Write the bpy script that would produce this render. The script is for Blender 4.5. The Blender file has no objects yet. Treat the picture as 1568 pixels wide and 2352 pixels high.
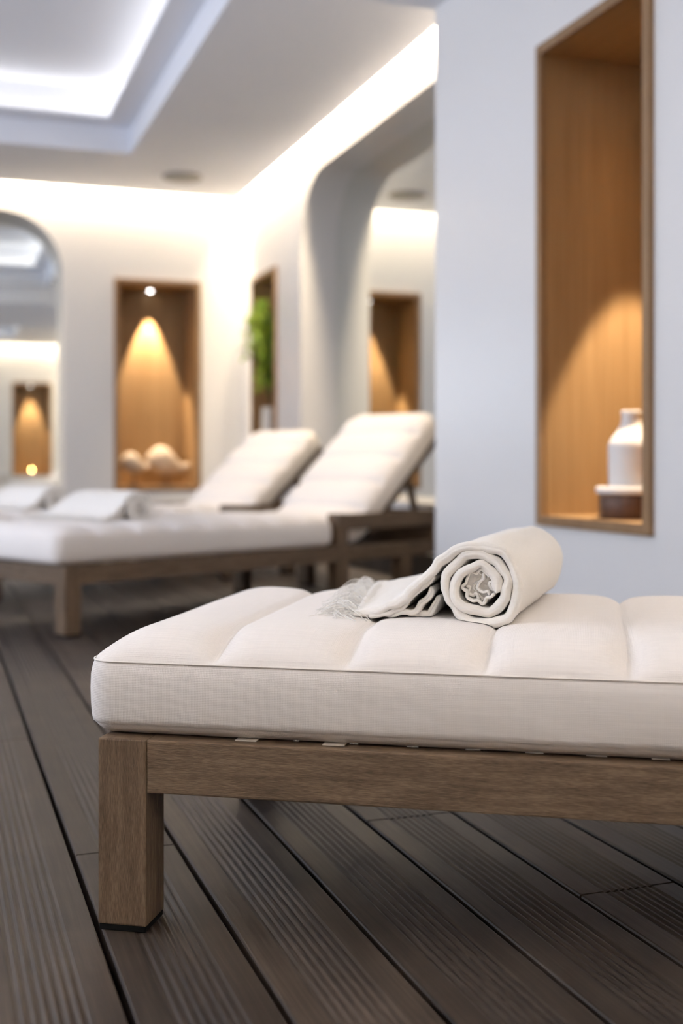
import bpy, bmesh, math, random
from math import sin, cos, pi, radians, sqrt, exp, atan2, hypot, floor as flr
from mathutils import Vector, Matrix
from mathutils.geometry import tessellate_polygon
from mathutils.noise import noise as pnoise

random.seed(7)
SC = bpy.context.scene
COL = SC.collection

# ------------------------------------------------------------------ constants
EYE = 0.60                 # camera height
F_PX = 2700.0
YAW = radians(19.18)       # camera turned right of +Y
CEIL = EYE + 2.07          # main ceiling
BEAM = EYE + 1.87          # lower ceiling over the middle of the room
XR, XP, XL = 2.33, 1.957, -3.0     # right wall, pilaster face, left wall
YB, YO = 9.05, -2.59               # back wall, opposite wall
BY0, BY1 = 2.01, 4.45              # beam / pilaster span
NZ0, NZ1 = 0.425, 1.985            # niche opening
NW = 0.604
ND = 0.42

# ------------------------------------------------------------------ helpers
def link(o, parent=None):
    COL.objects.link(o)
    if parent is not None:
        o.parent = parent
    return o

def mesh_obj(name, verts, faces, mat=None, parent=None, smooth=False):
    me = bpy.data.meshes.new(name)
    me.from_pydata([tuple(v) for v in verts], [], [tuple(f) for f in faces])
    me.update()
    if mat: me.materials.append(mat)
    if smooth:
        me.polygons.foreach_set('use_smooth', [True] * len(me.polygons))
    return link(bpy.data.objects.new(name, me), parent)

def bm_obj(name, bm, mat=None, parent=None, smooth=False):
    bmesh.ops.recalc_face_normals(bm, faces=bm.faces[:])
    me = bpy.data.meshes.new(name)
    bm.to_mesh(me); bm.free()
    if mat: me.materials.append(mat)
    if smooth:
        me.polygons.foreach_set('use_smooth', [True] * len(me.polygons))
    return link(bpy.data.objects.new(name, me), parent)

def box(name, lo, hi, mat, parent=None, bev=0.002, seg=2):
    bm = bmesh.new()
    bmesh.ops.create_cube(bm, size=1.0)
    for v in bm.verts:
        v.co = Vector([lo[i] + (v.co[i] + .5) * (hi[i] - lo[i]) for i in range(3)])
    if bev > 0:
        bmesh.ops.bevel(bm, geom=bm.edges[:], offset=bev, segments=seg, affect='EDGES', profile=.6)
    return bm_obj(name, bm, mat, parent)

def lathe(name, prof, mat, parent=None, n=48, loc=(0, 0, 0), smooth=True):
    vs, fs = [], []
    for r, z in prof:
        for k in range(n):
            a = 2 * pi * k / n
            vs.append((loc[0] + r * cos(a), loc[1] + r * sin(a), loc[2] + z))
    for i in range(len(prof) - 1):
        for k in range(n):
            a, b = i * n + k, i * n + (k + 1) % n
            fs.append((a, b, b + n, a + n))
    fs.append(tuple(range(n - 1, -1, -1)))
    fs.append(tuple(range((len(prof) - 1) * n, len(prof) * n)))
    return mesh_obj(name, vs, fs, mat, parent, smooth)

def thing(name, label, cat, loc=(0, 0, 0), rz=0.0, group=None):
    o = bpy.data.objects.new(name, None)
    o.empty_display_size = .1
    link(o)
    o.location = loc; o.rotation_euler = (0, 0, rz)
    return tag(o, label, cat, group)

def tag(o, label, cat, group=None):
    o['label'] = label; o['category'] = cat
    if group: o['group'] = group
    return o

def struct(o, label=None, cat=None):
    o['kind'] = 'structure'
    if label: o['label'] = label
    if cat: o['category'] = cat
    return o

def copy_tree(o, parent=None):
    c = o.copy(); COL.objects.link(c)
    c.parent = parent
    for ch in list(o.children):
        copy_tree(ch, c)
    return c

def catmull(pts, n=8):
    out = []
    P = [pts[0]] + list(pts) + [pts[-1]]
    for i in range(1, len(P) - 2):
        p0, p1, p2, p3 = P[i - 1], P[i], P[i + 1], P[i + 2]
        for k in range(n):
            t = k / n
            out.append(tuple(.5 * ((2 * p1[j]) + (-p0[j] + p2[j]) * t + (2 * p0[j] - 5 * p1[j] + 4 * p2[j] - p3[j]) * t * t
                       + (-p0[j] + 3 * p1[j] - 3 * p2[j] + p3[j]) * t ** 3) for j in range(len(p1))))
    out.append(tuple(pts[-1]))
    return out

# ------------------------------------------------------------------ materials
def new_mat(name):
    m = bpy.data.materials.new(name); m.use_nodes = True
    nt = m.node_tree
    b = nt.nodes['Principled BSDF']
    return m, nt, b

def N(nt, kind, **kw):
    n = nt.nodes.new(kind)
    for k, v in kw.items():
        if k.startswith('in_'):
            n.inputs[int(k[3:])].default_value = v
        else:
            setattr(n, k, v)
    return n

def ramp(nt, stops):
    r = nt.nodes.new('ShaderNodeValToRGB')
    e = r.color_ramp.elements
    e[0].position, e[0].color = stops[0][0], (*stops[0][1], 1)
    e[1].position, e[1].color = stops[-1][0], (*stops[-1][1], 1)
    for p, c in stops[1:-1]:
        x = e.new(p); x.color = (*c, 1)
    return r

def plain(name, col, rough=.5, spec=.5, metallic=0.0):
    m, nt, b = new_mat(name)
    b.inputs['Base Color'].default_value = (*col, 1)
    b.inputs['Roughness'].default_value = rough
    b.inputs['Specular IOR Level'].default_value = spec
    b.inputs['Metallic'].default_value = metallic
    return m

def grain_wood(name, dark, mid, light, stretch, rough=.55, bump=.25, fine=1.0, dist=.001, spec=.35, lo_=.33, hi_=.66):
    """stretch: noise scale per axis (low along the grain)."""
    m, nt, b = new_mat(name)
    tc = N(nt, 'ShaderNodeTexCoord')
    mp = N(nt, 'ShaderNodeMapping'); mp.inputs['Scale'].default_value = stretch
    nt.links.new(tc.outputs['Object'], mp.inputs['Vector'])
    n1 = N(nt, 'ShaderNodeTexNoise'); n1.inputs['Scale'].default_value = 1.0 * fine
    n1.inputs['Detail'].default_value = 5; n1.inputs['Roughness'].default_value = .62
    nt.links.new(mp.outputs['Vector'], n1.inputs['Vector'])
    mp2 = N(nt, 'ShaderNodeMapping'); mp2.inputs['Scale'].default_value = tuple(s * .12 for s in stretch)
    nt.links.new(tc.outputs['Object'], mp2.inputs['Vector'])
    n2 = N(nt, 'ShaderNodeTexNoise'); n2.inputs['Scale'].default_value = 1.0
    n2.inputs['Detail'].default_value = 3
    nt.links.new(mp2.outputs['Vector'], n2.inputs['Vector'])
    mx = N(nt, 'ShaderNodeMix', data_type='FLOAT'); mx.inputs[0].default_value = .35
    nt.links.new(n1.outputs['Fac'], mx.inputs[2]); nt.links.new(n2.outputs['Fac'], mx.inputs[3])
    r = ramp(nt, [(lo_, dark), (.5, mid), (hi_, light)])
    nt.links.new(mx.outputs[0], r.inputs['Fac'])
    nt.links.new(r.outputs['Color'], b.inputs['Base Color'])
    b.inputs['Roughness'].default_value = rough
    b.inputs['Specular IOR Level'].default_value = spec
    bp = N(nt, 'ShaderNodeBump'); bp.inputs['Strength'].default_value = bump; bp.inputs['Distance'].default_value = dist
    nt.links.new(n1.outputs['Fac'], bp.inputs['Height'])
    nt.links.new(bp.outputs['Normal'], b.inputs['Normal'])
    return m

def linen(name, col, period=.0016, bump=.35, slub=.06):
    m, nt, b = new_mat(name)
    tc = N(nt, 'ShaderNodeTexCoord')
    nz = N(nt, 'ShaderNodeTexNoise'); nz.inputs['Scale'].default_value = 60; nz.inputs['Detail'].default_value = 2
    nt.links.new(tc.outputs['Object'], nz.inputs['Vector'])
    off = N(nt, 'ShaderNodeVectorMath', operation='SCALE'); off.inputs['Scale'].default_value = .0012
    nt.links.new(nz.outputs['Color'], off.inputs[0])
    add = N(nt, 'ShaderNodeVectorMath', operation='ADD')
    nt.links.new(tc.outputs['Object'], add.inputs[0]); nt.links.new(off.outputs[0], add.inputs[1])
    sc = N(nt, 'ShaderNodeVectorMath', operation='SCALE'); sc.inputs['Scale'].default_value = 2 * pi / period
    nt.links.new(add.outputs[0], sc.inputs[0])
    sn = N(nt, 'ShaderNodeVectorMath', operation='SINE')
    nt.links.new(sc.outputs[0], sn.inputs[0])
    dt = N(nt, 'ShaderNodeVectorMath', operation='DOT_PRODUCT'); dt.inputs[1].default_value = (1, 1, 1)
    nt.links.new(sn.outputs[0], dt.inputs[0])
    # slubs: long noise along x and along z/y
    hs = []
    for s in ((9, 420, 420), (420, 9, 9)):
        mp = N(nt, 'ShaderNodeMapping'); mp.inputs['Scale'].default_value = s
        nt.links.new(tc.outputs['Object'], mp.inputs['Vector'])
        q = N(nt, 'ShaderNodeTexNoise'); q.inputs['Scale'].default_value = 1; q.inputs['Detail'].default_value = 2
        nt.links.new(mp.outputs['Vector'], q.inputs['Vector'])
        hs.append(q)
    s1 = N(nt, 'ShaderNodeMath', operation='ADD')
    w2 = N(nt, 'ShaderNodeMath', operation='MULTIPLY_ADD'); w2.inputs[1].default_value = .3; w2.inputs[2].default_value = .35
    nt.links.new(hs[1].outputs['Fac'], w2.inputs[0])
    nt.links.new(hs[0].outputs['Fac'], s1.inputs[0]); nt.links.new(w2.outputs[0], s1.inputs[1])
    r = ramp(nt, [(.35, tuple(c * (1 - slub * 1.6) for c in col)), (.65, tuple(min(1, c * (1 + slub * .5)) for c in col))])
    hv = N(nt, 'ShaderNodeMath', operation='MULTIPLY'); hv.inputs[1].default_value = .5
    nt.links.new(s1.outputs[0], hv.inputs[0]); nt.links.new(hv.outputs[0], r.inputs['Fac'])
    nt.links.new(r.outputs['Color'], b.inputs['Base Color'])
    b.inputs['Roughness'].default_value = .9
    b.inputs['Specular IOR Level'].default_value = .15
    b.inputs['Sheen Weight'].default_value = .15
    h = N(nt, 'ShaderNodeMath', operation='MULTIPLY_ADD'); h.inputs[1].default_value = .25
    nt.links.new(dt.outputs['Value'], h.inputs[0]); nt.links.new(s1.outputs[0], h.inputs[2])
    bp = N(nt, 'ShaderNodeBump'); bp.inputs['Strength'].default_value = bump; bp.inputs['Distance'].default_value = .0010
    nt.links.new(h.outputs[0], bp.inputs['Height']); nt.links.new(bp.outputs['Normal'], b.inputs['Normal'])
    return m

def paint(name, col, rough, spec, bump=.0, scale=3.0, dist=.004, coat=0.0):
    m, nt, b = new_mat(name)
    b.inputs['Base Color'].default_value = (*col, 1)
    b.inputs['Roughness'].default_value = rough
    b.inputs['Specular IOR Level'].default_value = spec
    if bump:
        tc = N(nt, 'ShaderNodeTexCoord')
        n = N(nt, 'ShaderNodeTexNoise'); n.inputs['Scale'].default_value = scale; n.inputs['Detail'].default_value = 3
        nt.links.new(tc.outputs['Object'], n.inputs['Vector'])
        bp = N(nt, 'ShaderNodeBump'); bp.inputs['Strength'].default_value = bump; bp.inputs['Distance'].default_value = dist
        nt.links.new(n.outputs['Fac'], bp.inputs['Height']); nt.links.new(bp.outputs['Normal'], b.inputs['Normal'])
        r = ramp(nt, [(.3, (rough * .75,) * 3), (.7, (min(1, rough * 1.3),) * 3)])
        nt.links.new(n.outputs['Fac'], r.inputs['Fac']); nt.links.new(r.outputs['Color'], b.inputs['Roughness'])
    return m

def emis(name, col, strength):
    m = bpy.data.materials.new(name); m.use_nodes = True
    nt = m.node_tree; nt.nodes.clear()
    e = nt.nodes.new('ShaderNodeEmission'); e.inputs[0].default_value = (*col, 1); e.inputs[1].default_value = strength
    o = nt.nodes.new('ShaderNodeOutputMaterial'); nt.links.new(e.outputs[0], o.inputs[0])
    return m

M = {}
M['wall'] = paint('wall_plaster', (.80, .79, .78), .38, .42, .04, 4.0, .006)
M['pilaster'] = paint('polished_plaster', (.80, .795, .79), .34, .45)
M['ceiling'] = paint('ceiling_paint', (.84, .86, .92), .6, .3)  # cool tint stands in for bluish daylight reaching the ceiling
M['mirror'] = plain('mirror_glass', (.86, .89, .87), .0, .5, 1.0)
wd, wm, wl = (.056, .034, .018), (.118, .078, .047), (.190, .131, .082)
M['teak_x'] = grain_wood('teak_along', wd, wm, wl, (80, 1050, 1050), bump=.7, lo_=.365, hi_=.635)
M['teak_y'] = grain_wood('teak_across', wd, wm, wl, (1050, 80, 1050), bump=.7, lo_=.365, hi_=.635)
M['teak_z'] = grain_wood('teak_upright', wd, wm, wl, (1050, 1050, 80), bump=.7, lo_=.365, hi_=.635)
M['oak'] = grain_wood('oak_veneer_upright', (.225, .130, .054), (.285, .172, .077), (.345, .215, .101), (110, 110, 2.2), bump=.05, rough=.5)
M['oak_flat'] = grain_wood('oak_veneer_flat', (.225, .130, .054), (.285, .172, .077), (.345, .215, .101), (2.2, 110, 110), bump=.05, rough=.5)
M['oak_trim'] = grain_wood('oak_trim', (.20, .115, .055), (.25, .15, .075), (.30, .19, .10), (90, 90, 3), bump=.05, rough=.45)
M['mattress'] = linen('mattress_linen', (.885, .835, .795), .0021, .22, .035)
M['cover_back'] = linen('mattress_underside', (.60, .60, .61))
M['towel'] = linen('towel_cotton', (.88, .845, .795), .0011, .18, .03)
M['fringe'] = plain('fringe_cotton', (.86, .84, .80), .9, .1)
M['seam'] = plain('seam_thread', (.90, .85, .80), .9, .1)
M['rubber'] = plain('black_rubber', (.006, .006, .006), .8, .1)
M['tab'] = plain('pale_strap', (.62, .55, .47), .8, .2)
M['ceramic'] = plain('matt_white_ceramic', (.80, .775, .75), .55, .4)
M['sculpt'] = paint('pale_sculpture', (.46, .38, .30), .7, .3, .2, 30, .003)
M['dark_wood'] = grain_wood('dark_walnut', (.050, .022, .011), (.085, .038, .018), (.12, .055, .026), (160, 160, 9), bump=.1, rough=.45)
M['steel'] = plain('brushed_metal', (.75, .75, .76), .3, .5, 1.0)
M['speaker'] = plain('grey_grille', (.36, .35, .33), .6, .3)
M['lamp'] = emis('lamp_lens', (1.0, .95, .90), 14.0)
M['flame'] = emis('flame', (1.0, .55, .18), 60.0)
M['vase'] = plain('pale_grey_vase', (.62, .62, .60), .35, .5)
M['leaf'] = None
m, nt, b = new_mat('leaf_green')
oi = N(nt, 'ShaderNodeTexCoord'); nn = N(nt, 'ShaderNodeTexNoise'); nn.inputs['Scale'].default_value = 9
nt.links.new(oi.outputs['Object'], nn.inputs['Vector'])
rr = ramp(nt, [(.35, (.16, .30, .025)), (.65, (.40, .55, .05))])
nt.links.new(nn.outputs['Fac'], rr.inputs['Fac']); nt.links.new(rr.outputs['Color'], b.inputs['Base Color'])
b.inputs['Roughness'].default_value = .5
M['leaf'] = m
M['stem'] = plain('stem_brown', (.10, .075, .03), .7, .3)
M['alu'] = plain('window_frame_paint', (.55, .55, .55), .5, .4)
m = bpy.data.materials.new('window_glass'); m.use_nodes = True
nt = m.node_tree; nt.nodes.clear()
t = nt.nodes.new('ShaderNodeBsdfTransparent'); g = nt.nodes.new('ShaderNodeBsdfGlossy'); g.inputs['Roughness'].default_value = 0
mx = nt.nodes.new('ShaderNodeMixShader'); mx.inputs[0].default_value = .08
o = nt.nodes.new('ShaderNodeOutputMaterial')
nt.links.new(t.outputs[0], mx.inputs[1]); nt.links.new(g.outputs[0], mx.inputs[2]); nt.links.new(mx.outputs[0], o.inputs[0])
M['glass'] = m

# deck: grey-brown boards, colour drifting from board to board
m, nt, b = new_mat('deck_boards')
tc = N(nt, 'ShaderNodeTexCoord')
sx = N(nt, 'ShaderNodeSeparateXYZ'); nt.links.new(tc.outputs['Object'], sx.inputs[0])
dv = N(nt, 'ShaderNodeMath', operation='MULTIPLY_ADD'); dv.inputs[1].default_value = 1 / .161; dv.inputs[2].default_value = -.042 / .161 + 100
nt.links.new(sx.outputs['X'], dv.inputs[0])
fl = N(nt, 'ShaderNodeMath', operation='FLOOR'); nt.links.new(dv.outputs[0], fl.inputs[0])
wn = N(nt, 'ShaderNodeTexWhiteNoise', noise_dimensions='1D'); nt.links.new(fl.outputs[0], wn.inputs['W'])
mp = N(nt, 'ShaderNodeMapping'); mp.inputs['Scale'].default_value = (150, 4, 1)
nt.links.new(tc.outputs['Object'], mp.inputs['Vector'])
n1 = N(nt, 'ShaderNodeTexNoise'); n1.inputs['Scale'].default_value = 1; n1.inputs['Detail'].default_value = 5; n1.inputs['Roughness'].default_value = .65
nt.links.new(mp.outputs['Vector'], n1.inputs['Vector'])
n2 = N(nt, 'ShaderNodeTexNoise'); n2.inputs['Scale'].default_value = 6; n2.inputs['Detail'].default_value = 4
nt.links.new(tc.outputs['Object'], n2.inputs['Vector'])
a1 = N(nt, 'ShaderNodeMath', operation='MULTIPLY_ADD'); a1.inputs[1].default_value = .55
nt.links.new(n1.outputs['Fac'], a1.inputs[0])
a0 = N(nt, 'ShaderNodeMath', operation='MULTIPLY'); a0.inputs[1].default_value = .35; nt.links.new(n2.outputs['Fac'], a0.inputs[0])
nt.links.new(a0.outputs[0], a1.inputs[2])
a2 = N(nt, 'ShaderNodeMath', operation='MULTIPLY_ADD'); a2.inputs[1].default_value = .12
nt.links.new(wn.outputs['Value'], a2.inputs[0]); nt.links.new(a1.outputs[0], a2.inputs[2])
r = ramp(nt, [(.34, (.014, .009, .006)), (.52, (.036, .025, .0175)), (.70, (.076, .055, .040))])
nt.links.new(a2.outputs[0], r.inputs['Fac']); nt.links.new(r.outputs['Color'], b.inputs['Base Color'])
b.inputs['Roughness'].default_value = .52; b.inputs['Specular IOR Level'].default_value = .4
bp = N(nt, 'ShaderNodeBump'); bp.inputs['Strength'].default_value = .25; bp.inputs['Distance'].default_value = .001
nt.links.new(n1.outputs['Fac'], bp.inputs['Height']); nt.links.new(bp.outputs['Normal'], b.inputs['Normal'])
M['deck'] = m

# ------------------------------------------------------------------ floor (grooved deck boards, one continuous surface)
PITCH, OFF, GAP = .161, .042, .008
def deck():
    i0 = int(flr((XL - OFF) / PITCH)); i1 = int(flr((XR + .45 - OFF) / PITCH)) + 1
    prof = []                                   # (x, z, board index or None in the gap)
    for i in range(i0, i1):
        x0 = OFF + i * PITCH + GAP / 2; x1 = x0 + PITCH - GAP
        prof += [(x0, -.050, None), (x0, -.003, i), (x0 + .001, -.0008, i), (x0 + .003, 0, i)]
        gx0, ng, gp = x0 + .036, 7, .0116
        gdep = .0019
        for k in range(ng):
            c = gx0 + gp * (k + .5)
            prof += [(c - .0048, 0, i), (c - .0028, -gdep * .55, i), (c - .0012, -gdep, i), (c + .0012, -gdep, i),
                     (c + .0028, -gdep * .55, i), (c + .0048, 0, i)]
        prof += [(x1 - .003, 0, i), (x1 - .001, -.0008, i), (x1, -.003, i), (x1, -.050, None)]
    joints = {}
    rnd = random.Random(3)
    fixed = {1: 1.836, 4: 1.851, 5: 1.4355, 0: 2.65}
    for i in range(i0, i1):
        joints[i] = [fixed[i]] if i in fixed else []
        y = (fixed[i] if i in fixed else rnd.uniform(2.6, 4.6)) + rnd.uniform(2.2, 3.2)
        while y < YB:
            joints[i].append(y); y += rnd.uniform(2.2, 3.2)
    rows = {YO - .45, YB + .3}
    y = YO
    while y < YB:
        rows.add(round(y, 3)); y += .8
    jr = {}
    for i, ys in joints.items():
        for yj in ys:
            for d in (-.0022, -.0012, .0012, .0022):
                rows.add(yj + d)
                if abs(d) < .002: jr.setdefault(yj + d, set()).add(i)
    rows = sorted(rows)
    vs, fs = [], []
    n = len(prof)
    for y in rows:
        cut = jr.get(y, ())
        for x, z, bi in prof:
            vs.append((x, y, -.012 if bi in cut else z))
    for j in range(len(rows) - 1):
        for k in range(n - 1):
            a = j * n + k
            fs.append((a, a + 1, a + 1 + n, a + n))
    struct(mesh_obj('floor', vs, fs, M['deck']), 'grey brown grooved timber deck boards', 'floor')
deck()

# ------------------------------------------------------------------ walls
def panel_with_holes(name, outer, holes, to3d, mat):
    loops = [outer] + holes
    pts = [p for l in loops for p in l]
    tris = tessellate_polygon([[Vector((p[0], p[1], 0)) for p in l] for l in loops])
    return mesh_obj(name, [to3d(*p) for p in pts], tris, mat)

def rect(a0, b0, a1, b1):
    return [(a0, b0), (a1, b0), (a1, b1), (a0, b1)]

def arch(a0, b0, a1, b1, R, n=20):
    """rectangle with round top corners"""
    pts = [(a0, b0), (a1, b0)]
    for k in range(n + 1):
        t = pi / 2 * k / n
        pts.append((a1 - R + R * cos(t), b1 - R + R * sin(t)))
    for k in range(n + 1):
        t = pi / 2 + pi / 2 * k / n
        pts.append((a0 + R + R * cos(t), b1 - R + R * sin(t)))
    return pts

WT = CEIL + .13
ARCH_R = [(4.75, 7.53), (.40, EYE + 1.885)]
ARCH_B = [(-1.60, .935), (.40, EYE + 1.885)]
AR = .46
e = .012
def niche_hole(c):
    return rect(c - NW / 2 - e, NZ0 - e, c + NW / 2 + e, NZ1 + e)

# right wall, rear half
a = arch(ARCH_R[0][0], ARCH_R[1][0], ARCH_R[0][1], ARCH_R[1][1], AR)
o = panel_with_holes('wall_right', rect(BY1, -.05, YB, WT), [niche_hole(8.435), a], lambda u, z: (XR, u, z), M['wall'])
struct(o)
def reveal(name, loop, to3d_front, to3d_back):
    n = len(loop)
    vs = [to3d_front(*p) for p in loop] + [to3d_back(*p) for p in loop]
    fs = [(k, (k + 1) % n, n + (k + 1) % n, n + k) for k in range(n)]
    r = mesh_obj(name, vs, fs, M['wall'], None, False)
    for k, p in enumerate(r.data.polygons):
        p.use_smooth = k > 1
    try:
        r.data.set_sharp_from_angle(angle=radians(40))
    except Exception:
        pass
    return r
RD = .25
o = reveal('trim_1', a, lambda u, z: (XR, u, z), lambda u, z: (XR + RD, u, z)); struct(o)
# right wall, near half (behind the camera)
o = panel_with_holes('wall_right_front', rect(YO, -.05, BY0, WT), [], lambda u, z: (XR, u, z), M['wall']); struct(o)
# pilaster
o = panel_with_holes('wall_pilaster', rect(BY0, -.05, BY1, WT), [niche_hole(3.23)], lambda u, z: (XP, u, z), M['pilaster']); struct(o)
for nm, yy in (('wall_pilaster_rear', BY1), ('wall_pilaster_front', BY0)):
    o = mesh_obj(nm, [(XP, yy, -.05), (XR + .5, yy, -.05), (XR + .5, yy, WT), (XP, yy, WT)], [(0, 1, 2, 3)], M['wall']); struct(o)
# back wall
ab = arch(ARCH_B[0][0], ARCH_B[1][0], ARCH_B[0][1], ARCH_B[1][1], .47)
o = panel_with_holes('wall_back', rect(XL, -.05, XR, WT), [niche_hole(1.645), ab], lambda u, z: (u, YB, z), M['wall']); struct(o)
o = reveal('trim_2', ab, lambda u, z: (u, YB, z), lambda u, z: (u, YB + RD, z)); struct(o)
# opposite wall
o = panel_with_holes('wall_front', rect(XL, -.05, XR, WT), [niche_hole(1.645)], lambda u, z: (u, YO, z), M['wall']); struct(o)
# left wall with two windows
WIN = [(4.75, 7.3), (1.5, 4.25)]
WZ0, WZ1 = .85, 2.42
o = panel_with_holes('wall_left', rect(YO, -.05, YB, WT), [rect(y0, WZ0, y1, WZ1) for y0, y1 in WIN], lambda u, z: (XL, u, z), M['wall']); struct(o)
for k, (y0, y1) in enumerate(WIN):
    w = bpy.data.objects.new('window_%d' % (k + 1), None); link(w); w.location = (XL - .06, 0, 0); struct(w)
    bm = bmesh.new()
    def bb(lo, hi):
        r_ = bmesh.ops.create_cube(bm, size=1.0)
        for v in r_['verts']:
            v.co = Vector([lo[i] + (v.co[i] + .5) * (hi[i] - lo[i]) for i in range(3)])
    bb((-.04, y0, WZ0), (.06, y0 + .06, WZ1)); bb((-.04, y1 - .06, WZ0), (.06, y1, WZ1))
    bb((-.04, y0, WZ0), (.06, y1, WZ0 + .06)); bb((-.04, y0, WZ1 - .06), (.06, y1, WZ1))
    for q in (1, 2):
        yc = y0 + (y1 - y0) * q / 3
        bb((-.03, yc - .025, WZ0), (.05, yc + .025, WZ1))
    bm_obj('window_frame', bm, M['alu'], w)
    mesh_obj('window_pane', [(0, y0, WZ0), (0, y1, WZ0), (0, y1, WZ1), (0, y0, WZ1)], [(0, 1, 2, 3)], M['glass'], w)

for nm, lo, hi in (('added_baseboard_right', (XR - .018, BY1, 0), (XR, YB - .018, .15)), ('added_baseboard_back', (XL, YB - .018, 0), (XR, YB, .15))):
    struct(box(nm, lo, hi, M['deck'], None, .003, 1), 'added dark timber baseboard along the wall foot', 'baseboard')  # guessed boards, added to darken the pale wall foot under the lounger rails
# mirrors at the back of the two recesses (real flat mirror panels)
def mirror(name, loop, to3d_f, to3d_b, label):
    n = len(loop)
    vs = [to3d_f(*p) for p in loop] + [to3d_b(*p) for p in loop]
    fs = [tuple(range(n)), tuple(range(2 * n - 1, n - 1, -1))] + [(k, n + k, n + (k + 1) % n, (k + 1) % n) for k in range(n)]
    o = mesh_obj(name, vs, fs, M['mirror'])
    return tag(o, label, 'mirror')
mirror('recess_mirror', a, lambda u, z: (XR + RD - .004, u, z), lambda u, z: (XR + RD + .004, u, z),
       'tall mirror set deep in the rounded recess of the right wall behind the lounger backrests')
mirror('arched_mirror', ab, lambda u, z: (u, YB + RD - .004, z), lambda u, z: (u, YB + RD + .004, z),
       'arched mirror in the back wall left of the niche with the bird sculptures')

# ------------------------------------------------------------------ ceilings
CX0, CX1 = -1.92, 1.25
def coffered(name, y0, y1, cy0, cy1, x0g, x1g, y0g, y1g):
    """flat ceiling at CEIL with a stepped coffer; *g: gaps to the walls where light coves run"""
    X0, X1, Y0, Y1 = XL + x0g, XR - x1g, y0 + y0g, y1 - y1g
    vs, fs = [], []
    def loop(ax0, ay0, ax1, ay1, z):
        i = len(vs); vs.extend([(ax0, ay0, z), (ax1, ay0, z), (ax1, ay1, z), (ax0, ay1, z)]); return i
    def bridge(i, j):
        for k in range(4):
            fs.append((i + k, i + (k + 1) % 4, j + (k + 1) % 4, j + k))
    cov = loop(XL, y0, XR, y1, CEIL + .12)
    up = loop(X0, Y0, X1, Y1, CEIL + .12)
    ed = loop(X0, Y0, X1, Y1, CEIL)
    h0 = loop(CX0, cy0, CX1, cy1, CEIL)
    h1 = loop(CX0, cy0, CX1, cy1, CEIL + .17)
    L = .17
    l0 = loop(CX0 + L, cy0 + L, CX1 - L, cy1 - L, CEIL + .17)
    l1 = loop(CX0 + L, cy0 + L, CX1 - L, cy1 - L, CEIL + .195)
    b0 = loop(CX0 - .02, cy0 - .02, CX1 + .02, cy1 + .02, CEIL + .195)
    b1 = loop(CX0 - .02, cy0 - .02, CX1 + .02, cy1 + .02, CEIL + .42)
    for i, j in ((cov, up), (up, ed), (ed, h0), (h0, h1), (h1, l0), (l0, l1), (l1, b0), (b0, b1)):
        bridge(i, j)
    fs.append((b1, b1 + 1, b1 + 2, b1 + 3))
    return struct(mesh_obj(name, vs, fs, M['ceiling']))
G = .08
REAR = (4.62, 7.88); FRONT = (-1.42, 1.84)
coffered('ceiling', BY1, YB, *REAR, 0, G, 0, G)
coffered('ceiling_front', YO, BY0, *FRONT, 0, G, G, 0)
bmx = bmesh.new()
bmesh.ops.create_cube(bmx, size=1.0)
for v in bmx.verts:
    v.co = Vector((XL + (v.co.x + .5) * (XR - XL), BY0 + (v.co.y + .5) * (BY1 - BY0), BEAM + (v.co.z + .5) * (WT - BEAM)))
struct(bm_obj('ceiling_beam', bmx, M['ceiling']))
# roof slab keeps the sky out
mesh_o = mesh_obj('roof', [(XL - .3, YO - .6, CEIL + .5), (XR + .6, YO - .6, CEIL + .5), (XR + .6, YB + .6, CEIL + .5), (XL - .3, YB + .6, CEIL + .5)], [(0, 1, 2, 3)], M['ceiling'])
struct(mesh_o)
struct(mesh_obj('wall_outer', [(XR + .6, YO - .6, -.1), (XR + .6, YB + .6, -.1), (XR + .6, YB + .6, CEIL + .5), (XR + .6, YO - .6, CEIL + .5),
                         (XL - .3, YB + .6, -.1), (XL - .3, YB + .6, CEIL + .5), (XL - .3, YO - .6, -.1), (XL - .3, YO - .6, CEIL + .5)],
                [(0, 1, 2, 3), (1, 4, 5, 2), (0, 6, 7, 3)], M['wall']))

# ceiling speaker
t_ = thing('ceiling_speaker', 'round grey flush speaker in the ceiling near the far corner', 'speaker', (1.70, 8.38, CEIL))
lathe('rim', [(.142, 0), (.142, -.010), (.134, -.016), (.126, -.012), (.126, 0)], M['speaker'], t_, 40)
lathe('grille', [(.126, -.004), (.126, -.010), (.06, -.016), (.002, -.017)], M['speaker'], t_, 40)

# ------------------------------------------------------------------ lights
def area(name, loc, rot, sx_, sy_, power, col):
    l = bpy.data.lights.new(name, 'AREA'); l.shape = 'RECTANGLE'; l.size = sx_; l.size_y = sy_
    l.energy = power; l.color = col
    o_ = bpy.data.objects.new(name, l); link(o_); o_.location = loc; o_.rotation_euler = rot
    return o_
WARM = (1.0, .80, .56)
COVE = 12.0      # watts per metre
def cove_x(x0, x1, y): area('cove_light', ((x0 + x1) / 2, y, CEIL + .112), (0, 0, 0), x1 - x0, .05, COVE * (x1 - x0), WARM)
def cove_y(y0, y1, x): area('cove_light', (x, (y0 + y1) / 2, CEIL + .112), (0, 0, 0), .05, y1 - y0, COVE * (y1 - y0), WARM)
cove_x(XL + .05, XR - .02, YB - .04)
cove_x(XL + .05, XR - .02, YO + .04)
cove_y(BY1 + .02, YB - .02, XR - .04)
cove_y(YO + .02, BY0 - .02, XR - .04)
CW = (1.0, .92, .80)
COFF = 1.05
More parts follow.
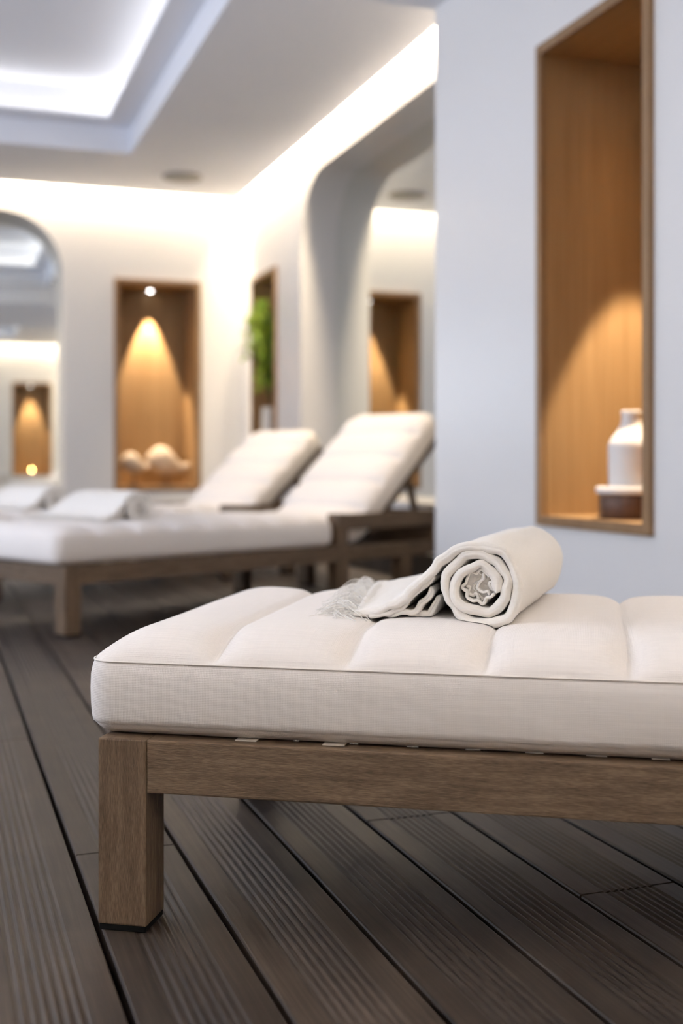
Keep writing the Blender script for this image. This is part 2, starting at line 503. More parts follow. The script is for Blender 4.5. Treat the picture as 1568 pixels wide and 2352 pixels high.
for cy0, cy1 in (REAR, FRONT):
    z = CEIL + .21
    COFF = .45 if cy0 > 2 else 9.0
    area('coffer_light', ((CX0 + CX1) / 2, cy0 + .02, z), (pi, 0, 0), CX1 - CX0, .06, COFF * (CX1 - CX0), CW)
    area('coffer_light', ((CX0 + CX1) / 2, cy1 - .02, z), (pi, 0, 0), CX1 - CX0, .06, COFF * (CX1 - CX0), CW)
    area('coffer_light', (CX0 + .02, (cy0 + cy1) / 2, z), (pi, 0, 0), .06, cy1 - cy0, COFF * (cy1 - cy0), CW)
    area('coffer_light', (CX1 - .02, (cy0 + cy1) / 2, z), (pi, 0, 0), .06, cy1 - cy0, COFF * (cy1 - cy0), CW)
for y0, y1 in WIN:
    p = area('window_portal', (XL - .10, (y0 + y1) / 2, (WZ0 + WZ1) / 2), (0, -pi / 2, 0), WZ1 - WZ0, y1 - y0, 1, (1, 1, 1))
    p.data.cycles.is_portal = True
w = bpy.data.worlds.new('overcast_sky'); SC.world = w; w.use_nodes = True
w.node_tree.nodes['Background'].inputs[0].default_value = (.80, .86, 1.0, 1)
w.node_tree.nodes['Background'].inputs[1].default_value = 4.5

# ------------------------------------------------------------------ niches
def niche(cx, cy, rz, label, lamp_label, power=180.0):
    t = thing('wall_niche', label, 'niche', (cx, cy, 0), rz, 'oak lined display niches')
    h = NW / 2; th = .011
    box('back_panel', (-h - th, ND, NZ0 - th), (h + th, ND + th, NZ1 + th), M['oak'], t, 0)
    box('side_panel', (-h - th, 0, NZ0 - th), (-h, ND, NZ1 + th), M['oak'], t, 0)
    box('side_panel', (h, 0, NZ0 - th), (h + th, ND, NZ1 + th), M['oak'], t, 0)
    box('top_panel', (-h, 0, NZ1), (h, ND, NZ1 + th), M['oak_flat'], t, 0)
    box('bottom_panel', (-h, 0, NZ0 - th), (h, ND, NZ0), M['oak_flat'], t, 0)
    # picture-frame trim standing proud of the wall
    bm = bmesh.new()
    w_ = .033; pr = .018
    o_ = [(-h - w_, NZ0 - w_), (h + w_, NZ0 - w_), (h + w_, NZ1 + w_), (-h - w_, NZ1 + w_)]
    i_ = [(-h, NZ0), (h, NZ0), (h, NZ1), (-h, NZ1)]
    L = []
    for pts, y in ((o_, 0), (o_, -pr), (i_, -pr), (i_, .004)):
        L.append([bm.verts.new((x, y, z)) for x, z in pts])
    for q in range(3):
        for k in range(4):
            bm.faces.new((L[q][k], L[q][(k + 1) % 4], L[q + 1][(k + 1) % 4], L[q + 1][k]))
    bm_obj('frame', bm, M['oak_trim'], t)
    # downlight
    M4 = Matrix.Translation((cx, cy, 0)) @ Matrix.Rotation(rz, 4, 'Z')
    p = M4 @ Vector((0, ND - .085, NZ1))
    d = thing('niche_downlight', lamp_label, 'downlight', p, 0, 'niche downlights')
    lathe('rim', [(.030, 0), (.030, -.004), (.024, -.006), (.022, -.003)], M['steel'], d, 32)
    lathe('lens', [(.018, -.001), (.017, -.005), (.011, -.009), (.002, -.011)], M['lamp'], d, 32)
    l = bpy.data.lights.new('niche_spot', 'SPOT'); l.energy = power; l.color = (1.0, .79, .55)
    l.spot_size = radians(43.5); l.spot_blend = .22; l.shadow_soft_size = .012
    lo = bpy.data.objects.new('niche_spot', l); link(lo); lo.location = p + Vector((0, 0, -.02))
    return t
niche(1.645, YB, 0, 'oak lined niche in the back wall holding the two bird sculptures',
      'small bright downlight above the two bird sculptures')
niche(XR, 8.435, -pi / 2, 'oak lined niche with the tall green plant beside the far corner',
      'small downlight above the tall green plant')
niche(XP, 3.23, -pi / 2, 'large oak lined niche holding the white bottle on the near wall',
      'small downlight above the white bottle')
niche(1.645, YO, pi, 'oak lined niche with a lit candle, seen in the arched mirror',
      'small downlight above the lit candle, seen in the arched mirror')

# near niche contents
bx, by = 2.095, 3.225
t_ = thing('lidded_box', 'round dark wooden box with pale lid under the white bottle', 'box', (bx, by, NZ0))
lathe('body', [(.098, 0), (.100, .003), (.100, .078), (.098, .080)], M['dark_wood'], t_, 56)
lathe('lid', [(.106, .080), (.109, .083), (.110, .090), (.109, .099), (.105, .102), (.03, .102)], M['ceramic'], t_, 56)
bz = NZ0 + .102
t_ = thing('bottle_vase', 'white ceramic bottle with narrow neck standing on the dark round box', 'vase', (bx, by, bz))
prof = [(.062, 0), (.067, .003), (.069, .010), (.0705, .06), (.071, .118), (.0705, .130), (.067, .142), (.060, .154), (.050, .167),
        (.041, .180), (.034, .193), (.030, .205), (.0285, .218), (.0285, .228)]
lathe('body', prof, M['ceramic'], t_, 56)
lathe('neck_rim', [(.0285, .226), (.0300, .229), (.0300, .240), (.028, .242), (.024, .241), (.023, .230)], M['ceramic'], t_, 48)

# bird sculptures
def bird(label, x, y, s, mirror_y=1):
    t = thing('bird_sculpture', label, 'sculpture', (x, y, NZ0), 0, 'bird sculptures in the niche')
    st = [(-.190, .085, .004, .004), (-.186, .090, .030, .026), (-.170, .100, .058, .050), (-.140, .110, .085, .072), (-.095, .118, .112, .092),
          (-.040, .116, .126, .100), (.015, .104, .116, .092), (.060, .082, .090, .074), (.098, .062, .062, .054), (.128, .054, .042, .040),
          (.155, .056, .034, .034), (.178, .064, .032, .032), (.193, .070, .026, .026), (.200, .073, .006, .006)]
    n = 28
    st = [tuple(v * s for v in q) for q in catmull(st, 3)]
    base = .205 * (.9 if s > .8 else .86)
    vs, fs = [], []
    for X, zc, rz_, ry_ in st:
        for k in range(n):
            a_ = 2 * pi * k / n
            vs.append((X, max(ry_, .003) * cos(a_), base + zc - .10 * s + max(rz_, .003) * sin(a_)))
    for i in range(len(st) - 1):
        for k in range(n):
            fs.append((i * n + k, i * n + (k + 1) % n, (i + 1) * n + (k + 1) % n, (i + 1) * n + k))
    fs.append(tuple(range(n))); fs.append(tuple((len(st) - 1) * n + k for k in range(n)))
    mesh_obj('body', vs, fs, M['sculpt'], t, True)
    lathe('stand', [(.075 * s, 0), (.075 * s, .012), (.018, .016), (.011, .022), (.011, base - .06 * s)], M['dark_wood'], t, 28)
    return t
bird('larger pale bird sculpture on a stand, right of the smaller one', 1.762, YB + .26, .93)
bird('smaller pale bird sculpture on a stand, left of the larger one', 1.480, YB + .11, .62)

# tall plant in its niche
px_, py_ = XR + .085, 8.60
t_ = thing('potted_plant', 'tall leafy green plant in a slim pale vase in the corner niche', 'plant', (px_, py_, NZ0))
lathe('vase', [(.055, 0), (.062, .01), (.066, .25), (.062, .50), (.058, .58), (.060, .60), (.056, .602), (.050, .58), (.048, .5)], M['vase'], t_, 36)
vs, fs = [], []
sv, sf = [], []
rnd = random.Random(11)
def tube(sv, sf, pts, r0, r1, n=6):
    b0 = len(sv)
    for i, p in enumerate(pts):
        r_ = r0 + (r1 - r0) * i / (len(pts) - 1)
        for k in range(n):
            a_ = 2 * pi * k / n
            sv.append((p[0] + r_ * cos(a_), p[1] + r_ * sin(a_), p[2]))
    for i in range(len(pts) - 1):
        for k in range(n):
            sf.append((b0 + i * n + k, b0 + i * n + (k + 1) % n, b0 + (i + 1) * n + (k + 1) % n, b0 + (i + 1) * n + k))
def leaf(c, d, up, L, W):
    d = d.normalized(); s_ = d.cross(up)
    if s_.length < 1e-3: s_ = Vector((1, 0, 0))
    s_.normalize(); nn_ = s_.cross(d)
    b0 = len(vs)
    for f_, w_, dz in ((0, .15, 0), (.3, .9, .10), (.6, 1.0, .08), (.85, .55, -.02), (1.0, .05, -.12)):
        for sg in (-1, 0, 1):
            vs.append(tuple(c + d * (L * f_) + s_ * (sg * W * w_) + nn_ * (L * dz + (-.12 * W if sg == 0 else 0))))
    for i in range(4):
        for k in range(2):
            q = b0 + i * 3 + k
            fs.append((q, q + 1, q + 4, q + 3))
for sidx in range(22):
    ang = rnd.uniform(0, 2 * pi)
    # stems lean out of the niche (-X) and to both sides
    tx, ty = -.15 + .37 * rnd.random(), rnd.uniform(-.32, .09)
    tz = rnd.uniform(1.02, 1.45)
    pts = catmull([(0, 0, .45), (tx * .12, ty * .12, .75), (tx * .5, ty * .5, tz - .16), (tx * .9, ty * .9, tz), (tx * 1.25, ty * 1.2, tz - .12), (tx * 1.4, ty * 1.3, tz - .32)], 6)
    pts = [(min(p[0], .29), max(-.42, min(.12 if p[0] > -.11 else .3, p[1])), p[2]) for p in pts]
    tube(sv, sf, pts, .004, .0015)
    for i, p in enumerate(pts):
        if p[2] < .78 and i < 14: continue
        for q in range(5):
            d = Vector((rnd.uniform(-1, .6), rnd.uniform(-1, 1), rnd.uniform(-.9, .5)))
            leaf(Vector(p) + Vector((rnd.uniform(-.02, .02), rnd.uniform(-.03, .03), rnd.uniform(-.03, .03))), d, Vector((0, 0, 1)), rnd.uniform(.035, .07), rnd.uniform(.008, .014))
vs = [(min(v[0], .31), max(-.45, min(.128 if v[0] > -.105 else .32, v[1])), min(v[2], 1.53)) for v in vs]
mesh_obj('stem', sv, sf, M['stem'], t_, True)
fo = mesh_obj('foliage', vs, fs, M['leaf'], t_, False)

# candle in the opposite niche (seen only in the arched mirror)
t_ = thing('candle', 'small lit candle in the opposite niche, seen in the arched mirror', 'candle', (1.645, YO - .10, NZ0))
lathe('wax', [(.030, 0), (.032, .003), (.032, .048), (.028, .050), (.004, .046)], M['ceramic'], t_, 24)
lathe('flame', [(.003, .052), (.009, .058), (.010, .066), (.006, .080), (.001, .094)], M['flame'], t_, 16)

# ------------------------------------------------------------------ lounger
HW = .34              # half width of the frame
RZ0, RZ1 = .179, .247 # lower rail
CH = .172             # seam spacing
MZ0, MZS, MA = .2478, .343, .036
MHW = .325
MU0 = -.022
NCH = 8

def puff(u, v, L, W, ch, A):
    """height of the quilted top above its edge seam; u from 0..L, v from -W..W"""
    dv_ = W - abs(v); du = min(u, L - u)
    def ed(d, w):
        x = max(0.0, min(1.0, d / w)); return max(0.0, 1 - (1 - x) ** 2.3) ** .64
    f = ed(dv_, .105) * ed(du, .10)
    k = round(u / ch)
    nseam = round(L / ch)
    h = f
    if 0 < k < nseam:
        cd = abs(u - k * ch)
        near = max(0.0, 1 - dv_ / .13)
        depth = .19 + .74 * near ** 1.4
        width = .0065 + .012 * near
        h *= 1 - depth * exp(-(cd / width) ** 1.1)
    cc = (u / ch) % 1.0
    h += .14 * f * (1 - (2 * cc - 1) ** 2)
    h += .035 * f * pnoise(Vector((u * 6, v * 6, 3.1)))
    return A * h

def mattress_mesh(name, L, W, ch, A, thick, path, mat, parent, rc=.035, nu=300, nv=96):
    """path(u, v, h): lounger-space position of a point u along, v across, h above the mattress underside"""
    # non-uniform samples: denser round the edges
    us = [L * (.5 - .5 * cos(pi * (i / nu)) * 1.0) * .25 + .75 * L * i / nu for i in range(nu + 1)]
    vv = [W * (-1 + 2 * ((.5 - .5 * cos(pi * j / nv)) * .5 + .5 * j / nv)) for j in range(nv + 1)]
    def rounded(u, v):
        cu, cv = (u - rc if u < rc else u - (L - rc) if u > L - rc else 0), (v + (W - rc) if v < -(W - rc) else v - (W - rc) if v > W - rc else 0)
        if cu and cv:
            m_ = max(abs(cu), abs(cv)); l_ = hypot(cu, cv)
            s_ = m_ / l_
            return u - cu + cu * s_, v - cv + cv * s_
        return u, v
    vs, fs = [], []
    P2 = {}
    for i, u in enumerate(us):
        for j, v in enumerate(vv):
            ru, rv = rounded(u, v)
            # distance-aware height so that the rounded corner still closes on the seam
            h = puff(u, v, L, W, ch, A)
            P2[(i, j)] = (ru, rv)
            vs.append(path(ru, rv, thick + h))
    w_ = nv + 1
    for i in range(nu):
        for j in range(nv):
            a_ = i * w_ + j
            fs.append((a_, a_ + w_, a_ + w_ + 1, a_ + 1))
    ring = [(i, 0) for i in range(nu)] + [(nu, j) for j in range(nv)] + [(i, nv) for i in range(nu, 0, -1)] + [(0, j) for j in range(nv, 0, -1)]
    n = len(ring)
    pts = [P2[r_] for r_ in ring]
    nor = []
    for k in range(n):
        p, q = pts[k - 1], pts[(k + 1) % n]
        tx, ty = q[0] - p[0], q[1] - p[1]; l_ = hypot(tx, ty) or 1
        nor.append((ty / l_, -tx / l_))
    prev = [r_[0] * w_ + r_[1] for r_ in ring]
    for off, hz in ((.0030, .94), (.0055, .80), (.0065, .60), (.0060, .40), (.0045, .24), (.0030, .165), (-.0002, .148), (-.0002, .138), (-.0060, .075), (-.0145, .018), (-.028, 0.0)):
        cur = []
        for k in range(n):
            wob = .0016 * pnoise(Vector((pts[k][0] * 9, pts[k][1] * 9, hz * 2)))
            cur.append(len(vs)); vs.append(path(pts[k][0] + nor[k][0] * (off + wob), pts[k][1] + nor[k][1] * (off + wob), thick * hz))
        for k in range(n):
            fs.append((prev[k], cur[k], cur[(k + 1) % n], prev[(k + 1) % n]))
        prev = cur
    fs.append(tuple(reversed(prev)))
    m_ = mesh_obj(name, vs, fs, mat, parent, True)
    # stitched edge seam
    sv, sf = [], []
    r_ = .0012; q_ = 6
    for k in range(n):
        nx, ny = nor[k]
        for s in range(q_):
            a_ = 2 * pi * s / q_
            sv.append(path(pts[k][0] + nx * (.0016 + r_ * cos(a_)), pts[k][1] + ny * (.0016 + r_ * cos(a_)), thick + r_ * sin(a_) + .0002))
    for k in range(n):
        for s in range(q_):
            sf.append((k * q_ + s, ((k + 1) % n) * q_ + s, ((k + 1) % n) * q_ + (s + 1) % q_, k * q_ + (s + 1) % q_))
    mesh_obj('seam', sv, sf, M['seam'], m_, True)
    return m_

def seat_top(u, v):
    """top of the seat mattress in lounger space"""
    uu = u - MU0
    if 0 <= uu <= NCH * CH and abs(v) < MHW:
        return MZS + puff(uu, v, NCH * CH, MHW, CH, MA)
    return MZS

def make_lounger(label, tilt=41.5, seg=.172):
    t = thing('sun_lounger', label, 'sun lounger', (0, 0, 0), 0, 'white sun loungers on the timber deck')
    lw = .0655
    # front legs
    def leg(u0, u1, v0, v1, z1, nm='leg'):
        g = box(nm, (u0, v0, .008), (u1, v1, z1), M['teak_z'], t, .0022, 2)
        box('foot_pad', (u0 + .0012, v0 + .0012, 0), (u1 - .0012, v1 - .0012, .0085), M['rubber'], g, .001, 1)
        return g
    g = leg(0, lw, -HW, -HW + lw, RZ1)
    pg = lathe('dowel', [(.0045, 0), (.0045, .0006), (.0040, .0008)], M['teak_y'], g, 20)
    pg.rotation_euler = (pi / 2, 0, 0); pg.location = (.050, -HW + .0002, RZ1 - .036)
    leg(0, lw, HW - lw, HW, RZ1)
    # posts that carry the raised arm rails
    for s in (-1, 1):
        v0, v1 = (-HW, -HW + lw) if s < 0 else (HW - lw, HW)
        leg(1.372, 1.372 + lw, v0, v1, .384, 'arm_post')
        leg(1.80, 1.80 + lw, v0, v1, RZ0, 'leg')
        va, vb = (-HW + .0012, -HW + .036) if s < 0 else (HW - .036, HW - .0012)
        box('side_rail', (lw, va, RZ0), (1.372, vb, RZ1), M['teak_x'], t, .0022, 2)
        box('side_rail', (1.372 + lw, va, RZ0), (2.02, vb, RZ1 - .006), M['teak_x'], t, .0022, 2)
        box('arm_rail', (1.372 + lw, va, .312), (2.02, vb, .382), M['teak_x'], t, .003, 2)
    box('end_rail', (.0015, -HW + lw, RZ0), (.036, HW - lw, RZ1), M['teak_y'], t, .0022, 2)
    box('rear_board', (2.02, -HW, RZ0), (2.052, HW, .382), M['teak_y'], t, .0022, 2)  # guessed solid board, closes the end so the slot under the arm rail looks dark
    k = 0
    u = .095
    while u < 1.45:
        box('slat', (u, -HW + .036, .222), (u + .052, HW - .036, .2425), M['teak_y'], t, .0015, 1); u += .078
    # seat mattress
    def seat_path(u_, v_, h): return (MU0 + u_, v_, MZ0 + h)
    sm = mattress_mesh('seat_mattress', NCH * CH, MHW, CH, MA, MZS - MZ0, seat_path, M['mattress'], t)
    for u0 in (.178, .292):
        box('strap', (u0, -HW + .0185, RZ1 + .0004), (u0 + .028, -HW + .10, RZ1 + .0016), M['tab'], sm, 0)
    # inclined back mattress
    TH = radians(tilt); BL = .16; RB = .22
    ARC = RB * TH
    def back_path(s_, v_, h):
        if s_ < BL:
            return (1.358 + s_, v_, MZ0 + h)
        x0, z0 = 1.358 + BL, MZ0
        if s_ < BL + ARC:
            a_ = (s_ - BL) / RB
            return (x0 + (RB - h) * sin(a_), v_, z0 + RB - (RB - h) * cos(a_))
        d = s_ - BL - ARC
        return (x0 + (RB - h) * sin(TH) + d * cos(TH), v_, z0 + RB - (RB - h) * cos(TH) + d * sin(TH))
    mattress_mesh('back_mattress', 6 * seg, .270, seg, .036, .090, back_path, M['mattress'], t, rc=.085, nu=150, nv=60)
    # backrest frame under it
    bm = bmesh.new()
    def bar(s0, s1, v0, v1, h0, h1):
        c = [back_path(s_, v_, h) for s_ in (s0, s1) for v_ in (v0, v1) for h in (h0, h1)]
        vv_ = [bm.verts.new(p) for p in c]
        for f_ in ((0, 1, 3, 2), (4, 6, 7, 5), (0, 4, 5, 1), (2, 3, 7, 6), (0, 2, 6, 4), (1, 5, 7, 3)):
            bm.faces.new([vv_[i_] for i_ in f_])
    s0 = BL + ARC + .005
    for s in (-1, 1):
        v0, v1 = sorted((s * .225, s * .255))
        bar(s0, 6 * seg - .03, v0, v1, -.034, -.002)
    q = s0 + .03
    while q < 6 * seg - .06:
        bar(q, q + .05, -.225, .225, -.022, -.003); q += .085
    bm_obj('backrest_frame', bm, M['teak_x'], t)
    top = back_path(BL + ARC + .42, 0, -.034)
    for s in (-1, 1):
        bm = bmesh.new()
        x0, z0 = top[0], top[2]; x1, z1 = top[0] + .10, RZ1 - .02
        vv_ = [bm.verts.new(p) for p in ((x0 - .014, s * .20 - .012, z0), (x0 + .014, s * .20 - .012, z0), (x0 + .014, s * .20 + .012, z0), (x0 - .014, s * .20 + .012, z0),
                                         (x1 - .014, s * .20 - .012, z1), (x1 + .014, s * .20 - .012, z1), (x1 + .014, s * .20 + .012, z1), (x1 - .014, s * .20 + .012, z1))]
        for f_ in ((0, 1, 2, 3), (4, 7, 6, 5), (0, 4, 5, 1), (1, 5, 6, 2), (2, 6, 7, 3), (3, 7, 4, 0)):
            bm.faces.new([vv_[i_] for i_ in f_])
        bm_obj('backrest_prop', bm, M['teak_z'], t)
    return t

# ------------------------------------------------------------------ rolled towel, built in lounger space round (TU, TV)
TU, TV = .470, -.140
TA = radians(6)
TL = .43
def tw(x, y, z):
    """towel frame (x towards the head end, y along the roll, z from the mattress top) -> lounger space"""
    return (TU + x * cos(TA) + y * sin(TA), TV - x * sin(TA) + y * cos(TA), z)
TB = .3735      # roll underside
def make_towel(label):
    t = thing('rolled_towel', label, 'towel', (TU, TV, TB), 0, 'rolled white towels on the loungers')
    vs, fs = [], []
    def P(x, y, z):
        u_, v_, _ = tw(x, y, 0); return (u_ - TU, v_ - TV, z - TB)
    def ground(x, y):
        u_, v_, _ = tw(x, y, 0); return seat_top(u_, v_)
    R, PI_, TH = .0570, .0135, .0140
    turns = 2.3
    rc = TB + (R - PI_ / 2) + TH / 2
    # centreline: tail, over the top, then spiral inwards
    tail = [(-.182, 'g', .0040), (-.165, 'g', .0055), (-.140, 'g', .0120), (-.118, TB + .030), (-.098, TB + .049), (-.078, TB + .069), (-.058, TB + .087), (-.032, TB + .1060)]
    def sheet(curve, th, y0, y1, ny, seed, edge=.0055, wob=.0016, ewob=.004, ends=True, clamp=True, skew=False):
        """curve: list of (x, z or None->ground, extra) sampled densely; builds a soft sheet of thickness th along the roll"""
        m_ = len(curve)
        b0 = len(vs)
        # arc length
        S = [0]
        for i in range(1, m_): S.append(S[-1] + hypot(curve[i][0] - curve[i - 1][0], curve[i][1] - curve[i - 1][1]))
        ys = []
        for j in range(ny + 1):
            f_ = j / ny
            ys.append(f_)
        # add rounded rim samples
        rim = [0, .06, .2, .45, .75, 1.0]
        cols = [(y0, q * edge, 0) for q in rim] + [(y0, edge + (y1 - y0 - 2 * edge) * j / ny, 0) for j in range(1, ny)] + [(y0, y1 - y0 - q * edge, 1) for q in reversed(rim)]
        nc = len(cols)
        top, bot = [], []
        for i in range(m_):
            p, q = curve[max(0, i - 1)], curve[min(m_ - 1, i + 1)]
            tx, tz = q[0] - p[0], q[1] - p[1]; l_ = hypot(tx, tz) or 1
            nx, nz = -tz / l_, tx / l_
            endf = 1.0
            if ends:
                dd = min(S[i], S[-1] - S[i]); endf = sqrt(max(.0, 1 - (1 - min(1, dd / (th * .7))) ** 2)) if dd < th * .7 else 1
            rt, rb = [], []
            for (yy, d, back) in cols:
                de = min(d, (y1 - y0) - d)
                hf = th / 2 * (sqrt(max(0, 1 - (1 - min(1, de / edge)) ** 2)) if de < edge else 1) * max(endf, .12)
                hf *= 1 + .25 * pnoise(Vector((S[i] * 28, d * 9, seed + 5)))
                y = yy + d + (ewob * pnoise(Vector((S[i] * 16, seed, back * 7.7))) + .5 * ewob * pnoise(Vector((S[i] * 45, seed + 2, back * 3.3)))) * (1 - min(1, d / .12) if not back else 1 - min(1, de / .12))
                frontf = 1 + 1.9 * max(0, 1 - d / .06)
                w1 = wob * frontf * (pnoise(Vector((S[i] * 22, d * 7, seed))) + .5 * pnoise(Vector((S[i] * 60, d * 16, seed + 9))) - .9 * (abs(pnoise(Vector((S[i] * 34, d * 11, seed + 3)))) - .2))
                x, z = curve[i][0] + nx * w1, curve[i][1] + nz * w1
                if skew and x < -.03: x = -.03 + (x + .03) * (1 + .60 * d / TL)
                xt, zt, xb, zb = x + nx * hf, z + nz * hf, x - nx * hf, z - nz * hf
                if clamp:
                    gt = ground(xb, y) + .0012
                    if zb < gt: zb = gt
                    if zt < zb + hf * 1.2 and nz > .5: zt = max(zt, gt + hf * 1.6)
                    g2 = ground(xt, y) + .0012
                    if zt < g2: zt = g2
                rt.append(len(vs)); vs.append(P(xt, y, zt))
                rb.append(len(vs)); vs.append(P(xb, y, zb))
            top.append(rt); bot.append(rb)
        for i in range(m_ - 1):
            for j in range(nc - 1):
                fs.append((top[i][j], top[i + 1][j], top[i + 1][j + 1], top[i][j + 1]))
                fs.append((bot[i][j], bot[i][j + 1], bot[i + 1][j + 1], bot[i + 1][j]))
            fs.append((top[i][0], bot[i][0], bot[i + 1][0], top[i + 1][0]))
            fs.append((top[i][-1], top[i + 1][-1], bot[i + 1][-1], bot[i][-1]))
        for r_ in (0, m_ - 1):
            for j in range(nc - 1):
                q = (top[r_][j], top[r_][j + 1], bot[r_][j + 1], bot[r_][j])
                fs.append(q if r_ == 0 else q[::-1])
    g0 = ground(-.19, .2)
    tp = [(p[0], (g0 + p[2]) if p[1] == 'g' else p[1]) for p in tail]
    sp = []
    na = int(turns * 64)
    for k in range(0, na + 1):
        a_ = 2 * pi * k / 64
        r_ = R - PI_ * a_ / (2 * pi)
        # lumpy, slightly flattened turns
        r_ += .0012 * sin(3 * a_ + .7) + .0009 * sin(5 * a_ + 1.9)
        if k == 0: r_ = R + .0004
        sp.append((r_ * sin(a_), rc + r_ * cos(a_) * (.985)))
    curve = catmull(tp + [sp[0]], 8)[:-1] + sp
    sheet(curve, TH, 0, TL, 26, 1.3, edge=.0060, wob=.0020, ewob=.007, skew=True)
    # under-plies of the tail, tucked beneath
    def gz(x): return ground(x, .1)
    for sd, y_, th_, ply in (
            (4.2, .005, .0085, [(-.158, gz(-.15) + .004), (-.134, gz(-.13) + .008), (-.112, TB + .022), (-.094, TB + .040), (-.077, TB + .058), (-.064, TB + .070)]),
            (6.2, .010, .0085, [(-.136, gz(-.13) + .004), (-.116, gz(-.11) + .007), (-.096, TB + .018), (-.080, TB + .036), (-.067, TB + .054)]),
            (7.7, .016, .0085, [(-.104, gz(-.10) + .004), (-.084, TB + .009), (-.069, TB + .022), (-.059, TB + .042)])):
        sheet(catmull(ply, 8), th_, y_, TL - .02, 20, sd, edge=.0030, wob=.0016, skew=True)
    # crumpled core
    cr = .0225
    for seed, pts in ((8, [(-.82, .35), (-.62, .72), (-.15, .86), (.18, .62), (.02, .30), (-.30, .12), (-.42, -.16), (-.18, -.42), (.05, -.66), (.22, -.86)]),
                      (9, [(.22, .80), (.30, .45), (.05, .18), (-.05, -.12), (.22, -.34), (.52, -.30), (.62, -.55)]),
                      (10, [(-.85, -.05), (-.62, -.12), (-.70, -.42), (-.42, -.62), (-.22, -.48), (-.08, -.88)]),
                      (12, [(.86, .28), (.62, .20), (.70, -.05), (.92, -.22)])):
        c = [(x * cr, rc + .001 + z * cr) for x, z in catmull(pts, 7)]
        sheet(c, .0040, .004 + (seed % 3) * .003, TL - .01, 12, seed, edge=.0017, wob=.0006, ewob=.005, clamp=False)
    ring = [((.93 + .09 * sin(7 * a_) + .05 * sin(11 * a_ + 1)) * cr * sin(a_), rc + (.93 + .09 * sin(7 * a_) + .05 * sin(11 * a_ + 1)) * cr * cos(a_)) for a_ in [1.9 + 5.2 * k / 90 for k in range(91)]]
    sheet(ring, .0042, .002, TL - .01, 12, 14, edge=.0020, wob=.0006, ewob=.005, clamp=False)
    # soft plug deeper in the core so that no light shows through the roll
    core = [(.5 * cr * sin(2 * pi * k / 20), rc + .5 * cr * cos(2 * pi * k / 20)) for k in range(20)]
    b0 = len(vs)
    for y in (.013, TL - .02):
        for x, z in core: vs.append(P(x * 1.9, y, rc + (z - rc) * 1.9))
    for k in range(20): fs.append((b0 + k, b0 + (k + 1) % 20, b0 + 20 + (k + 1) % 20, b0 + 20 + k))
    fs.append(tuple(range(b0, b0 + 20))); fs.append(tuple(range(b0 + 39, b0 + 19, -1)))
    cl = mesh_obj('cloth', vs, fs, M['towel'], t, True)
    # fringe
    cu = bpy.data.curves.new('fringe', 'CURVE'); cu.dimensions = '3D'; cu.bevel_depth = .00055; cu.bevel_resolution = 1; cu.resolution_u = 3
    rnd = random.Random(5)
    nth = 420
    for k in range(nth):
        y = .004 + (TL - .008) * (k + rnd.random()) / nth
        x = -.03 + (-.176 + .03) * (1 + .60 * y / TL)
        ln = rnd.uniform(.035, .075)
        ang_ = rnd.gauss(0, .55)
        z = ground(x, y) + .004
        s = cu.splines.new('POLY'); npt = 9
        s.points.add(npt - 1)
        lift = rnd.uniform(0, .008) if rnd.random() < .8 else rnd.uniform(.008, .02)
        curl = rnd.gauss(0, 1.6)
        for q in range(npt):
            f_ = q / (npt - 1)
            aa = ang_ + curl * f_
            if q:
                x -= ln / (npt - 1) * cos(aa); y += ln / (npt - 1) * sin(aa)
            yy = y
            zz = ground(x, yy) + .0008 + lift * sin(pi * min(1, f_ * 1.05)) + .0035 * (1 - f_)
            s.points[q].co = (*P(x, yy, zz), 1)
    cu.materials.append(M['fringe'])
    fr = bpy.data.objects.new('fringe', cu); link(fr, t); fr['kind'] = 'stuff'
    return t

def place(o, cam_xy, yaw_cam):
    """cam_xy: position in camera-right / camera-forward metres; yaw_cam: heading from camera-right"""
    X, F = cam_xy
    R_ = (cos(YAW), -sin(YAW)); Fw = (sin(YAW), cos(YAW))
    o.location = (X * R_[0] + F * Fw[0], X * R_[1] + F * Fw[1], 0)
    o.rotation_euler = (0, 0, yaw_cam - YAW)

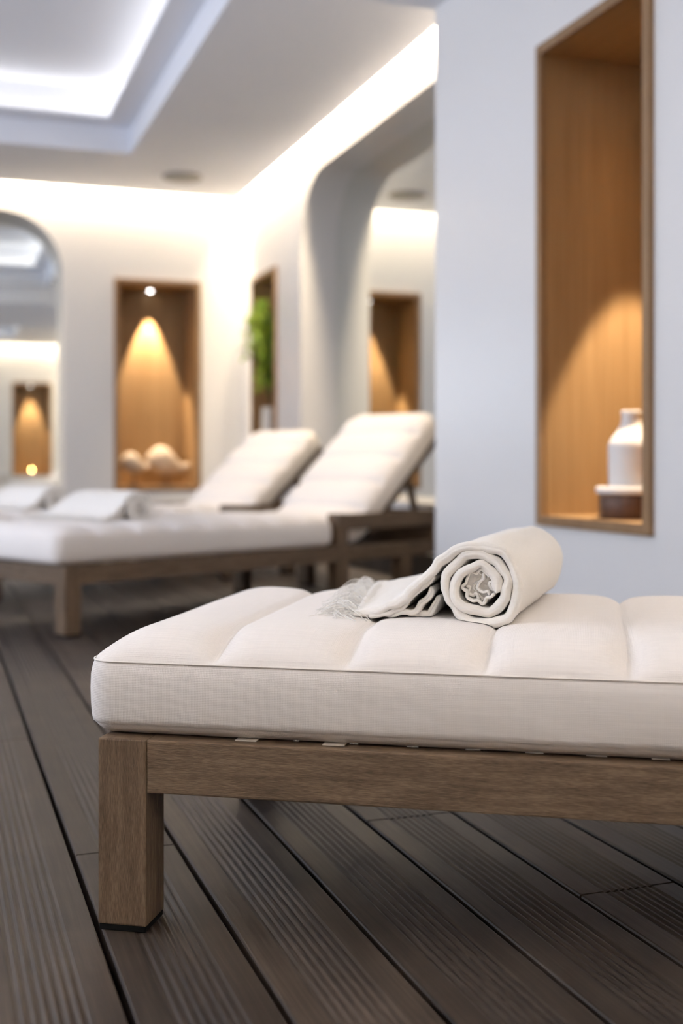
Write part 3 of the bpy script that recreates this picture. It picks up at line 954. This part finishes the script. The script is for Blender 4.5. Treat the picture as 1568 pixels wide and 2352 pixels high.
L1 = make_lounger('large sun lounger in front with brown wooden leg and quilted white mattress')
T1 = make_towel('rolled white towel with loose fringe on the front lounger')
L2 = copy_tree(L1); T2 = copy_tree(T1)
L3 = make_lounger('farthest', 39, .163); T3 = copy_tree(T1)
L2['label'] = 'sun lounger behind the front one, head end hidden by the pale pillar'
L3['label'] = 'farthest sun lounger with raised backrest, beside the plant niche'
T2['label'] = 'rolled white towel on the middle lounger'
T3['label'] = 'rolled white towel on the farthest lounger, below the back wall niche'
y1_, y2_ = radians(-12), radians(47)
def corner_to_origin(c, yaw): return (c[0] - sin(yaw) * HW, c[1] + cos(yaw) * HW)
o1 = corner_to_origin((-.3134, 1.514), y1_)
o2 = corner_to_origin((-.949, 4.04), y2_)
o3 = (o2[0] + .37 * cos(y2_) - 1.13 * sin(y2_), o2[1] + .37 * sin(y2_) + 1.13 * cos(y2_))
place(L1, o1, y1_); place(L2, o2, y2_); place(L3, o3, y2_)
bpy.context.view_layer.update()
for T, L in ((T1, L1), (T2, L2), (T3, L3)):
    c, s = cos(L.rotation_euler[2]), sin(L.rotation_euler[2])
    T.location = (L.location.x + TU * c - TV * s, L.location.y + TU * s + TV * c, TB)
    T.rotation_euler = (0, 0, L.rotation_euler[2])

# ------------------------------------------------------------------ camera
cam = bpy.data.cameras.new('camera')
co = bpy.data.objects.new('camera', cam); link(co)
cam.sensor_fit = 'VERTICAL'; cam.sensor_height = 36.0; cam.sensor_width = 24.0
cam.lens = F_PX / 2352 * 36.0
cam.shift_y = -(1176 - 1065) / 2352
co.location = (0, 0, EYE)
co.rotation_euler = (pi / 2, 0, -YAW)
cam.clip_start = .05
cam.dof.use_dof = True
cam.dof.focus_distance = 1.56
cam.dof.aperture_fstop = cam.lens / 16.0
SC.camera = co

vs_ = SC.view_settings
vs_.view_transform = 'Standard'; vs_.look = 'None'; vs_.gamma = 1.0; vs_.exposure = 0.92
try: vs_.use_curve_mapping = False
except Exception: pass
SC.cycles.max_bounces = 7
SC.cycles.diffuse_bounces = 4
SC.cycles.glossy_bounces = 4
SC.cycles.transparent_max_bounces = 12
SC.cycles.sample_clamp_indirect = 6.0
SC.cycles.caustics_reflective = False
SC.cycles.caustics_refractive = False
SC.cycles.use_adaptive_sampling = True
SC.cycles.adaptive_threshold = .03
